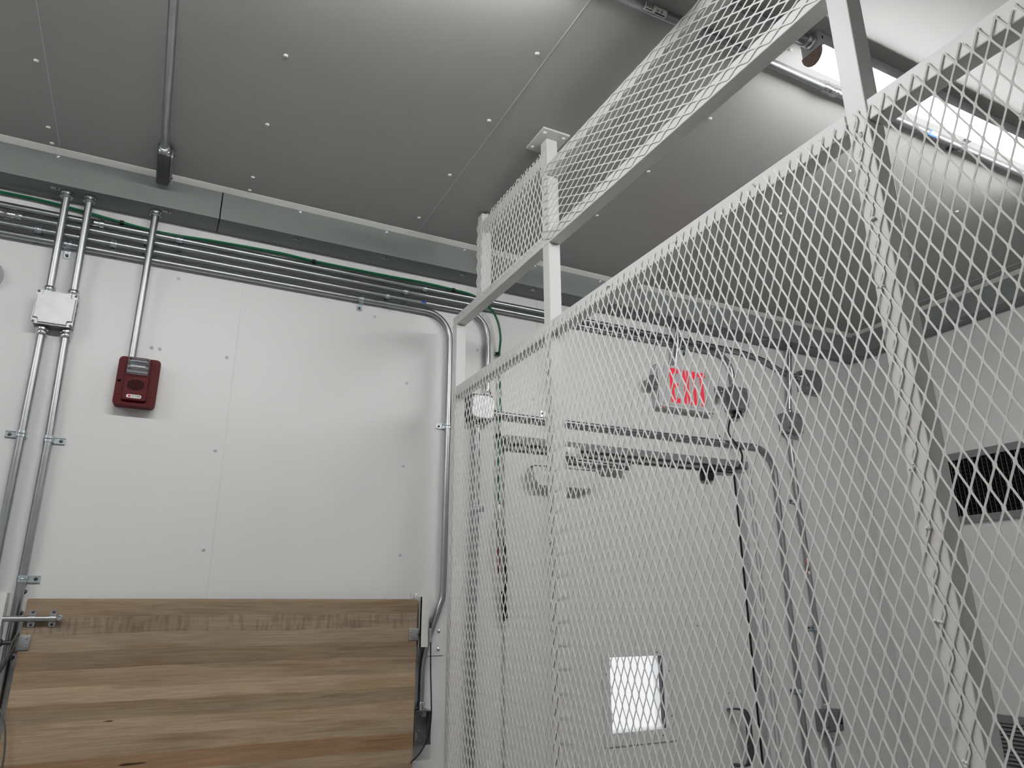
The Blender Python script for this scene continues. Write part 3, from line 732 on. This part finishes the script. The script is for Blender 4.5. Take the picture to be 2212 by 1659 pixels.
poly([(X_((q[0] - .4475) * .86 + .452), Z_(q[1])) for q in ((.30, 0), (.405, 0), (.445, .36), (.485, 0), (.595, 0), (.515, .5), (.59, 1), (.485, 1), (.448, .66), (.41, 1), (.31, 1), (.378, .5))])
poly([(X_(.632), Z_(0)), (X_(.715), Z_(0)), (X_(.715), Z_(1)), (X_(.632), Z_(1))])
poly([(X_(.84), Z_(0)), (X_(.935), Z_(0)), (X_(.935), Z_(1-h)), (X_(1.0), Z_(1-h)), (X_(1.0), Z_(1)), (X_(.775), Z_(1)), (X_(.775), Z_(1-h)), (X_(.84), Z_(1-h))])
for s_, x in ((-1, ex0), (1, ex1)):
    lh = MB().box(min(x, x + s_ * .012), max(x, x + s_ * .012), 2.505, 2.545, 2.515, 2.575).build('lamp_mount', M['lampgrey'], t, bevel=.003)
    cx = x + s_ * .030
    hd = MB().lathe([(.012, .030), (.026, .022), (.031, .008), (.031, 0), (.029, -.001)], (cx, 2.492, 2.545), (0, 1, -.15), 20).build('lamp_head', M['lampgrey'], t)
    MB().lathe([(.028, 0), (.027, .005), (.020, .011), (.010, .014), (.001, .015)], (cx, 2.491, 2.545), (0, -1, .15), 20).build('lens', M['glass'], hd)
    MB().lathe([(.008, 0), (.007, .005), (.002, .007)], (cx, 2.489, 2.545), (0, -1, .15), 10).build('bulb', M['zinc'], hd)
MB().lathe([(.002, 0), (.002, .001)], (2.053, 2.51, 2.4325), (0, 0, -1), 8).build('indicator', M['led'], t)

# ------------------------------------------------------------------ fold-up wooden bench on the wall
TX0, TX1, TZ1, TZ0 = -.275, .876, 1.583, .90
t = thing('folding_bench', 'fold-down butcher block bench top of striped wood against the wall', 'bench', (0, 2.47, TZ1))
prof = [(2.470, TZ0), (2.508, TZ0), (2.508, TZ1 - .003), (2.505, TZ1), (2.480, TZ1), (2.4745, TZ1 - .0015), (2.471, TZ1 - .005), (2.470, TZ1 - .010)]
MB().prism(prof, 'x', TX0, TX1).build('wood_top', M['wood'], t, bevel=.0025)
MB().box(-.10, -.06, 2.508, 2.5495, 1.0, 1.5).box(.66, .70, 2.508, 2.5495, 1.0, 1.5).build('rear_cleat', M['wood'], t, smooth=False)
for x0, x1 in ((-.281, -.250), (.846, .880)):
    hg = MB().box(x0, x1, 2.4665, 2.4702, 1.447, 1.486).build('hinge_leaf', M['stainless'], t, bevel=.0008)
    for z in (1.456, 1.477):
        screw_mb(((x1 - .008) if x0 < 0 else (x0 + .008), 2.4665, z), (0, -1, 0), .0035, .0025).build('screw', M['zinc'], hg)

# barrel bolt on the bench
t = thing('barrel_bolt', 'steel barrel bolt with round knob across the upper left of the bench', 'bolt', (-.25, 2.466, 1.53))
MB().tube([(-.345, 2.457, 1.5295), (-.188, 2.457, 1.5295)], .0076, 14).build('bolt_rod', M['stainless'], t)
for x in (-.2555, -.2055):
    m_ = MB(); m_.rbox(x - .0085, x + .0085, 2.4672, 2.4698, 1.507, 1.552, .006, 'y', 4)
    m_.strip([(x, 2.4672, 1.5195)] + [(x, 2.457 - .0088 * math.sin(math.radians(a)), 1.5295 - .0088 * math.cos(math.radians(a))) for a in range(0, 181, 20)] + [(x, 2.4672, 1.5395)], .014, .0014, (1, 0, 0))
    kp = m_.build('keeper', M['stainless'], t)
    for z in (1.5125, 1.5465):
        screw_mb((x, 2.4672, z), (0, -1, 0), .0035, .002).build('screw', M['darksteel'], kp)
MB().lathe([(.0055, 0), (.0055, .006), (.0085, .0075), (.0085, .0105), (.006, .0135), (.001, .0145)], (-.1885, 2.457, 1.5300), (0, -1, .1), 18).build('knob', M['zinc'], t)

# mounting plates and brackets
t = thing('wall_bracket', 'white steel bracket with wall plate at the right end of the bench', 'bracket', (.94, YW, 1.5), 'white brackets holding the bench')
MB().rbox(.876, 1.009, 2.5455, 2.5495, 1.392, 1.612, .006, 'y', 3).build('wall_plate', M['frame'], t)
MB().box(.884, .888, 2.462, 2.5455, 1.425, 1.590).box(.884, .914, 2.462, 2.466, 1.425, 1.590).box(.884, .950, 2.540, 2.5455, 1.425, 1.60).build('channel_arm', M['frame'], t, smooth=False)
for x, z in ((.897, 1.597), (.985, 1.473), (.984, 1.411)):
    screw_mb((x, 2.5455, z), (0, -1, 0), .0058, .005).build('bolt_head', M['zinc'], t)
MB().lathe([(.010, 0), (.010, .006), (.006, .009), (.006, .012)], (.884, 2.475, 1.467), (-1, 0, 0), 14).build('hinge_pin', M['darksteel'], t)
t = thing('wall_bracket', 'white steel bracket cut by the picture edge at the left end of the bench', 'bracket', (-.33, YW, 1.5), 'white brackets holding the bench')
MB().rbox(-.395, -.283, 2.5455, 2.5495, 1.392, 1.620, .006, 'y', 3).build('wall_plate', M['frame'], t)
MB().box(-.326, -.322, 2.452, 2.512, 1.425, 1.598).box(-.36, -.322, 2.448, 2.452, 1.425, 1.600).build('channel_arm', M['frame'], t, smooth=False)
for x, z in ((-.293, 1.603), (-.293, 1.545), (-.293, 1.425)):
    screw_mb((x, 2.5455, z), (0, -1, 0), .0055, .0045).build('bolt_head', M['darksteel'], t)
MB().lathe([(.010, 0), (.010, .006), (.006, .009), (.006, .030)], (-.322, 2.475, 1.467), (1, 0, 0), 14).build('hinge_pin', M['darksteel'], t)

# wire ropes
t = thing('wire_rope', 'thin dark wire rope hanging from the right bracket past the open box', 'wire rope', (.92, 2.46, 1.5))
MB().tube(smooth_path([(.918, 2.455, 1.505), (.920, 2.455, 1.47), (.922, 2.456, 1.434), (.926, 2.460, 1.35), (.932, 2.462, 1.25), (.933, 2.462, 1.20), (.924, 2.462, 1.145), (.900, 2.464, 1.10), (.868, 2.468, 1.07)], 6), .0023, 8).build('rope', M['black'], t)
MB().tube([(.919, 2.455, 1.487), (.9215, 2.456, 1.440)], .0042, 10).build('ferrule', M['zinc'], t)
t = thing('wire_rope', 'steel wire rope looped with a ferrule at the left edge of the bench', 'wire rope', (-.29, 2.46, 1.45))
m_ = MB()
m_.tube(smooth_path([(-.292, 2.458, 1.425), (-.284, 2.456, 1.46), (-.278, 2.456, 1.487), (-.281, 2.450, 1.489), (-.289, 2.450, 1.465), (-.293, 2.452, 1.425)], 5), .0024, 8)
m_.tube(smooth_path([(-.305, 2.458, 1.40), (-.322, 2.458, 1.36), (-.318, 2.456, 1.33), (-.288, 2.456, 1.300), (-.270, 2.456, 1.26), (-.262, 2.456, 1.22), (-.258, 2.456, 1.16), (-.262, 2.458, 1.08)], 6), .0024, 8)
m_.build('rope', M['rope'], t)
MB().tube([(-.290, 2.456, 1.435), (-.307, 2.458, 1.392)], .0052, 10).build('ferrule', M['darksteel'], t)

# grey gong just at the left picture edge
t = thing('alarm_bell', 'round grey bell, only its rim inside the left picture edge', 'bell', (-.555, YW, 2.55))
MB().lathe([(.052, 0), (.052, .012), (.046, .03), (.03, .045), (.008, .05)], (-.562, YW, 2.555), (0, -1, 0), 28).build('gong', M['cast'], t)

# ------------------------------------------------------------------ ceiling: light fixtures and conduits
def fixture_parts(root, L=1.22):
    """origin: left end, on the ceiling, axis +x"""
    hb_ = MB()
    hb_.prism([(-.029, -.0005), (-.029, -.044), (-.027, -.046), (.027, -.046), (.029, -.044), (.029, -.0005)][::-1], 'x', .004, L - .004)
    hb_.build('housing', M['whiteplastic'], root, loc=(0, 0, 0))
    MB().add([(.004, -.029, -.044), (L - .004, -.029, -.044), (L - .004, -.0365, -.0485), (.004, -.0365, -.0485), (.004, -.029, -.045), (L - .004, -.029, -.045), (L - .004, -.0365, -.0495), (.004, -.0365, -.0495)], [(0, 1, 2, 3), (7, 6, 5, 4), (2, 3, 7, 6), (0, 3, 7, 4), (1, 2, 6, 5)]).build('added_shading_lip', M['whiteplastic'], root, loc=(0, 0, 0), smooth=False)  # added lip: blocks diffuser light on one side, shading the ceiling there
    MB().box(.010, .014, -.0295, -.029, -.020, -.012).build('slot', M['dark'], root, loc=(0, 0, 0), smooth=False)
    a = [(.031 * math.cos(math.radians(k)), -.0462 - .0375 * math.sin(math.radians(k))) for k in range(0, 181, 10)]
    MB().prism(a, 'x', .006, L - .006).build('diffuser', M['diffuser'], root, loc=(0, 0, 0))
    for k, x in enumerate((0, L - .004)):
        MB().box(x, x + .004, -.029, .029, -.0455, -.0005).build('end_plate', M['whiteplastic'], root, loc=(0, 0, 0), smooth=False)
        e = [(.0315 * math.cos(math.radians(k2)), -.0464 - .039 * math.sin(math.radians(k2))) for k2 in range(0, 181, 10)]
        MB().prism(e, 'x', x - .001, x + .005).build('end_cap', M['endcap'], root, loc=(0, 0, 0))
M['endcap'] = simple('end_cap_plastic', (.30, .22, .185), .6)
FX = thing('ceiling_light', 'lit strip light fixture behind the cage, fed by a conduit at its near end', 'light', (1.384, .998, ZC), 'ceiling strip lights')
fixture_parts(FX)
dup(FX, (-.52, .998, ZC), label='strip light fixture on the ceiling above the bench, outside the picture')
dup(FX, (-2.42, .998, ZC), label='strip light fixture on the ceiling far left, outside the picture')

ZK = ZC - .0135
conduit('ceiling_conduit', 'ceiling conduit with a barcode tag, running above the cage beside the strip light',
        [(-2.5, 1.095, ZK), (3.325, 1.10, ZK)], couplings=[((1.577, 1.0985, ZK), (1, 0, 0))])
conduit('ceiling_conduit', 'short ceiling conduit feeding the near end of the strip light',
        [(.70, .993, ZC - .021), (1.383, .993, ZC - .021)], con=[((1.358, .993, ZC - .021), (1, 0, 0))])
conduit('ceiling_conduit', 'ceiling conduit running towards the trough above the red alarm',
        [(-.110, 1.0, 2.944), (-.110, 2.225, 2.944)], con=[((-.110, 2.200, 2.944), (0, 1, 0))])
# elbow fitting
t = thing('conduit_fitting', 'grey elbow fitting where the ceiling conduit meets the trough', 'conduit fitting', (-.108, 2.3, 2.94))
MB().box(-.129, -.090, 2.222, 2.4105, 2.925, 2.967).build('body', M['darksteel'], t, bevel=.005)
MB().rbox(-.090, -.083, 2.235, 2.40, 2.928, 2.964, .010, 'x').build('cover', M['boxgrey'], t, bevel=.001)
for y in (2.245, 2.388): MB().lathe([(.004, 0), (.004, .003)], (-.083, y, 2.946), (1, 0, 0), 10).build('screw', M['darksteel'], t)
# clip on the ceiling conduit
t = thing('conduit_clip', 'zinc clip gripping the ceiling conduit below the strip light', 'conduit clip', (2.18, 1.1, ZC))
m_ = MB(); m_.strip([(2.18, 1.1 + .0135 * math.cos(math.radians(a)), ZK - .0135 * math.sin(math.radians(a))) for a in range(-10, 191, 20)], .02, .0018, (1, 0, 0))
m_.tube([(2.188, 1.1 + .0145 * math.cos(math.radians(a)), ZK - .0145 * math.sin(math.radians(a))) for a in range(0, 181, 20)], .0016, 6)
m_.build('band', M['zinc'], t)
MB().box(2.170, 2.190, 1.062, 1.082, ZC - .012, ZC).box(2.165, 2.185, 1.118, 1.138, ZC - .010, ZC).build('foot', M['darksteel'], t, bevel=.002)
# barcode tag + blue sticker
t = thing('conduit_tag', 'white barcode tag wrapped on the ceiling conduit near the cage top', 'tag', (.95, 1.095, ZK))
def wrap(x0, x1, a0, a1, r, name, mat, parent, yc=1.0955):
    m_ = MB(); n = 6
    vs = []
    for i in range(n + 1):
        a = math.radians(a0 + (a1 - a0) * i / n)
        for x in (x0, x1): vs.append((x, yc - r * math.cos(a), ZK - r * math.sin(a)))
    return m_.add(vs, [(2*i, 2*i+1, 2*i+3, 2*i+2) for i in range(n)]).build(name, mat, parent)
wrap(.918, .985, -8, 88, R34 + .0004, 'tag_paper', M['label'], t)
for k in range(9):
    wrap(.922 + k * .0026, .9222 + k * .0026 + (.0011 if k % 3 else .0017), -2, 48, R34 + .0008, 'bar', M['ink'], t)
wrap(.922, .943, 60, 72, R34 + .0008, 'print', M['ink'], t); wrap(.951, .981, 62, 76, R34 + .0008, 'print', M['ink'], t)
wrap(.953, .960, 28, 50, R34 + .0008, 'print', M['boxgrey'], t); wrap(.966, .972, 24, 52, R34 + .0008, 'print', M['boxgrey'], t); wrap(.955, .979, -8, -2, R34 + .0008, 'print', M['redink'], t)
t = thing('conduit_tag', 'blue and white sticker on the ceiling conduit below the strip light', 'tag', (2.03, 1.1, ZK))
wrap(2.005, 2.055, 0, 80, R34 + .0004, 'tag_paper', M['label'], t, 1.099); wrap(2.005, 2.018, 0, 60, R34 + .0008, 'blue_band', M['blue'], t, 1.099); wrap(2.005, 2.05, 55, 78, R34 + .0008, 'blue_band', M['blue'], t, 1.099)

# ------------------------------------------------------------------ vents on the right wall
t = thing('wall_vent', 'grey framed wall vent with fine upright blades over a dark opening', 'vent', (XR, 1.8, 2.09))
vy0, vy1, vz0, vz1 = 1.50, 2.108, 1.922, 2.254; vt = .034
fm = MB(); fm.box(XR - .012, XR, vy0, vy1, vz1 - vt, vz1); fm.box(XR - .012, XR, vy0, vy1, vz0, vz0 + vt); fm.box(XR - .012, XR, vy0, vy0 + .012, vz0 + vt, vz1 - vt); fm.box(XR - .012, XR, vy1 - .006, vy1, vz0 + vt, vz1 - vt)
fm.build('vent_frame', M['trough'], t, smooth=False)
MB().box(XR - .002, XR - .0005, vy0 + .01, vy1 - .005, vz0 + .01, vz1 - .01).build('dark_back', M['dark'], t, smooth=False)
bl = MB(); y = vy1 - .018
while y > vy0 + .014:
    bl.box(XR - .008, XR - .0066, y - .0006, y + .0006, vz0 + vt - .002, vz1 - vt + .002); y -= .0212
bl.build('upright_blades', M['stainless'], t, smooth=False)
bl = MB(); z = vz0 + vt + .010
while z < vz1 - vt:
    yy = vy1 - .0118 - .013
    while yy > vy0 + .02:
        bl.box(XR - .0058, XR - .005, yy - .0035, yy + .0035, z - .0003, z + .0003); yy -= .0212
    z += .020
bl.build('spacer_wires', M['boxgrey'], t, smooth=False)
t = thing('wall_louvre', 'grey louvred vent with level slats low on the right wall', 'vent', (XR, 1.8, .95))
lv0, lv1 = .70, 1.098
fm = MB(); fm.box(XR - .014, XR, 1.50, 2.108, lv1 - .032, lv1); fm.box(XR - .014, XR, 1.50, 2.108, lv0, lv0 + .03); fm.box(XR - .014, XR, 2.098, 2.108, lv0 + .03, lv1 - .032); fm.box(XR - .014, XR, 1.50, 1.51, lv0 + .03, lv1 - .032)
fm.build('vent_frame', M['trough'], t, smooth=False)
MB().box(XR - .002, XR - .0005, 1.51, 2.10, lv0 + .01, lv1 - .01).build('dark_back', M['dark'], t, smooth=False)
z = lv0 + .04
while z < lv1 - .036:
    MB().add([(XR - .016, 1.51, z), (XR - .016, 2.098, z), (XR - .003, 2.098, z + .012), (XR - .003, 1.51, z + .012), (XR - .0145, 1.51, z - .001), (XR - .0145, 2.098, z - .001), (XR - .0015, 2.098, z + .011), (XR - .0015, 1.51, z + .011)],
             [(0, 1, 2, 3), (7, 6, 5, 4), (0, 4, 5, 1), (1, 5, 6, 2), (2, 6, 7, 3), (3, 7, 4, 0)]).build('slat', M['trough'], t, smooth=False)
    z += .0165

# ------------------------------------------------------------------ the expanded-metal cage
XM = .965
T = .039
t = thing('mesh_cage', 'white tube-framed cage wall of expanded metal mesh from bench end to foreground', 'cage', (XM, .9, 0))
# zone rails and posts (mesh lies on the near face, x = XM)
ZL = 2.347     # top of lower rail
ZM0, ZM1 = 2.600, 2.638
posts = [('wall', 2.382, 2.421, 0, 2.600), ('mid', 1.660, 1.699, 0, ZC - .0065), ('near', .613, .652, 0, ZC - .0065), ('short', 2.153, 2.192, ZM1, 2.966), ('far', -.45, -.411, 0, ZC - .0065)]
for nme, ya, yb, za, zb_ in posts:
    MB().box(XM, XM + T, ya, yb, za, zb_).build('post', M['frame'], t, bevel=.0022, ang=15)
def rail(ya, yb, z0_, z1_):
    MB().box(XM, XM + T, ya, yb, z0_, z1_).build('rail', M['frame'], t, bevel=.0022, ang=15)
for ya, yb in ((1.7005, 2.3805), (.6535, 1.6585), (-.4095, .6115)):
    rail(ya, yb, ZL - T, ZL)
rail(1.7005, 2.421, ZM0 + .0015, ZM1 + .0015); rail(.6535, 1.6585, ZM0, ZM1)
rail(1.7005, 2.1515, 2.925 - T, 2.925)
rail(.6535, 1.6585, 2.873 - T, 2.873)
# ceiling plates with bolts
for y in (1.6795, .6325, -.43):
    pl = MB().box(XM - .032, XM + T + .025, y - .058, y + .058, ZC - .0065, ZC - .0005).build('ceiling_plate', M['frame'], t, bevel=.001)
    for dx, dy in ((-.018, -.04), (-.018, .04), (T + .011, -.04), (T + .011, .04)):
        screw_mb((XM + dx, y + dy, ZC - .0065), (0, 0, -1), .0055, .004).build('bolt', M['strip'], pl)
# weld beads at the joints
for y, z in ((1.6800, ZM0), (2.401, 2.601)):
    m_ = MB(); n = 12
    pts = []
    for k in range(n + 1):
        pts.append((XM + .0005 + random.uniform(-.0006, .0004), y - .021 + .042 * k / n, z + random.uniform(-.0015, .0015)))
    m_.tube(pts, [.0016 + random.random() * .0012 for _ in pts], 6); m_.build('weld_bead', M['frame'], t)

# small weld blobs fixing the mesh sheets to the posts
for y, z in ((.640, 1.74), (.634, 1.655), (.642, 1.53), (.637, 1.36), (.641, 2.02), (.636, 2.14), (.633, 2.29), (1.684, 2.20), (1.680, 1.99), (1.686, 1.72), (1.681, 1.50), (1.10, 2.325), (.86, 2.33), (1.36, 2.328), (1.95, 2.327)):
    m_ = MB()
    for _ in range(3):
        yy, zz = y + random.uniform(-.005, .005), z + random.uniform(-.004, .004)
        m_.lathe([(.0024, 0), (.0028, .001), (.002, .0026), (.0006, .0034)], (XM + .0002 - .002, yy, zz), (-1, 0, 0), 8)
    m_.build('weld_spot', M['frame'], t)

def mesh_panel(u0, u1, v0, v1, udir, vdir, LWD=.0555, SWD=.0248, w=.0029, th=.0015, xo=-.0018, phu=0., phv=0., jig=0., ragged=False):
    """expanded metal: zigzag strands run along udir, spaced along vdir. udir / vdir are 'y' or 'z'."""
    vs, fs = [], []
    half = SWD / 2; amp = half / 2 - w * .5
    bl_ = .0062      # bond length
    sl = LWD / 2 - bl_
    nk = int((v1 - v0) / half)
    ct, st_ = math.cos(math.radians(14)), math.sin(math.radians(14))
    k0 = 0
    for k in range(nk + 1):
        vc = v0 + (k + .5) * half + phv
        if vc > v1: break
        sgn0 = 1 if k % 2 == 0 else -1
        pts = []
        u = u0 - phu; s = sgn0
        e0 = u0 + (random.uniform(0, .012) if ragged else 0); e1 = u1 - (random.uniform(0, .010) if ragged else 0)
        while u < u1 + LWD:
            pts.append((u, s)); pts.append((u + bl_, s)); u += LWD / 2; s = -s
        # clip to [e0, e1]
        out = []
        def val(uu):
            for i in range(len(pts) - 1):
                if pts[i][0] <= uu <= pts[i + 1][0]:
                    f = (uu - pts[i][0]) / (pts[i + 1][0] - pts[i][0] + 1e-9); return pts[i][1] + f * (pts[i + 1][1] - pts[i][1])
            return pts[0][1]
        out.append((e0, val(e0))); out += [p for p in pts if e0 < p[0] < e1]; out.append((e1, val(e1)))
        base = len(vs)
        for (uu, sv) in out:
            vv = vc + amp * sv
            x = XM + xo - .0005 * sv
            # tilted rectangular section
            for a, b in ((w/2, th/2), (-w/2, th/2), (-w/2, -th/2), (w/2, -th/2)):
                dv = a * ct - b * st_; dx = -(a * st_ + b * ct)
                if udir == 'z': vs.append((x + dx, vv + dv, uu))
                else: vs.append((x + dx, uu, vv + dv))
        n = len(out)
        for i in range(n - 1):
            for q in range(4):
                a = base + i*4 + q; b = base + i*4 + (q+1) % 4; fs.append((a, b, b + 4, a + 4))
        fs.append((base + 3, base + 2, base + 1, base)); e = base + (n-1)*4; fs.append((e, e+1, e+2, e+3))
    L = world_loc(t)
    me = bpy.data.meshes.new('mesh_panel'); me.from_pydata([(a - L.x, b - L.y, c - L.z) for a, b, c in vs], [], fs); me.update()
    me.materials.append(M['mesh'])
    bm = bmesh.new(); bm.from_mesh(me); bmesh.ops.recalc_face_normals(bm, faces=bm.faces); bm.to_mesh(me); bm.free()
    o = bpy.data.objects.new('mesh_panel', me); COL.objects.link(o); o.parent = t; return o

# lower bays: sheets overlap on the posts
mesh_panel(.02, 2.337, 1.672, 2.402, 'z', 'y', ragged=True, phu=.0)
mesh_panel(.02, 2.337, .630, 1.682, 'z', 'y', ragged=True, phu=.0062, xo=-.0026)
mesh_panel(.02, 2.337, -.45, .640, 'z', 'y', ragged=True, phu=.020, xo=-.0018)
# upper far bay: upright diamonds
mesh_panel(2.618, 2.937, 1.672, 2.190, 'z', 'y', ragged=True, phu=.01)
# upper near bay: level diamonds
mesh_panel(.635, 1.690, 2.606, 2.866, 'y', 'z', LWD=.0575, SWD=.0262, ragged=True, phu=.0)

# ------------------------------------------------------------------ light, world, camera
w = bpy.data.worlds.new('World'); scene.world = w; w.use_nodes = True
bg = w.node_tree.nodes['Background']; bg.inputs[0].default_value = (.93, .97, 1, 1); bg.inputs[1].default_value = 3.0

yaw, pit, rol = 4.67697121e-01, 3.05072762e-01, -5.05110829e-03
cyw, syw, cp, sp = math.cos(yaw), math.sin(yaw), math.cos(pit), math.sin(pit)
f = Vector((syw * cp, cyw * cp, sp)); r = Vector((cyw, -syw, 0)); u = r.cross(f)
cr, sr = math.cos(rol), math.sin(rol)
rx = r * cr + u * sr; ux = u * cr - r * sr
cam = bpy.data.cameras.new('camera'); co = bpy.data.objects.new('camera', cam); COL.objects.link(co)
mw = Matrix(((rx.x, ux.x, -f.x, 0), (rx.y, ux.y, -f.y, 0), (rx.z, ux.z, -f.z, 1.55), (0, 0, 0, 1)))
co.matrix_world = mw
cam.sensor_width = 36; cam.lens = 1539.569 / 2212 * 36; cam.clip_start = .02; cam.clip_end = 50
scene.camera = co
scene.view_settings.view_transform = 'Standard'
scene.view_settings.look = 'None'
scene.view_settings.exposure = 0.0
vs_ = scene.view_settings; vs_.use_curve_mapping = True; cm = vs_.curve_mapping
cm.white_level = (4, 4, 4); cm.use_clip = True
cc = cm.curves[3]
for px, py in ((.02, .074), (.0625, .252), (.10, .41), (.14, .545), (.20, .655), (.35, .79), (.6, .90)): cc.points.new(px, py)
cm.update()
scene.cycles.use_denoising = True
scene.cycles.max_bounces = 7
scene.cycles.use_adaptive_sampling = True
scene.cycles.adaptive_threshold = .12
scene.cycles.adaptive_min_samples = 16
scene.cycles.diffuse_bounces = 3
scene.cycles.sample_clamp_indirect = 6
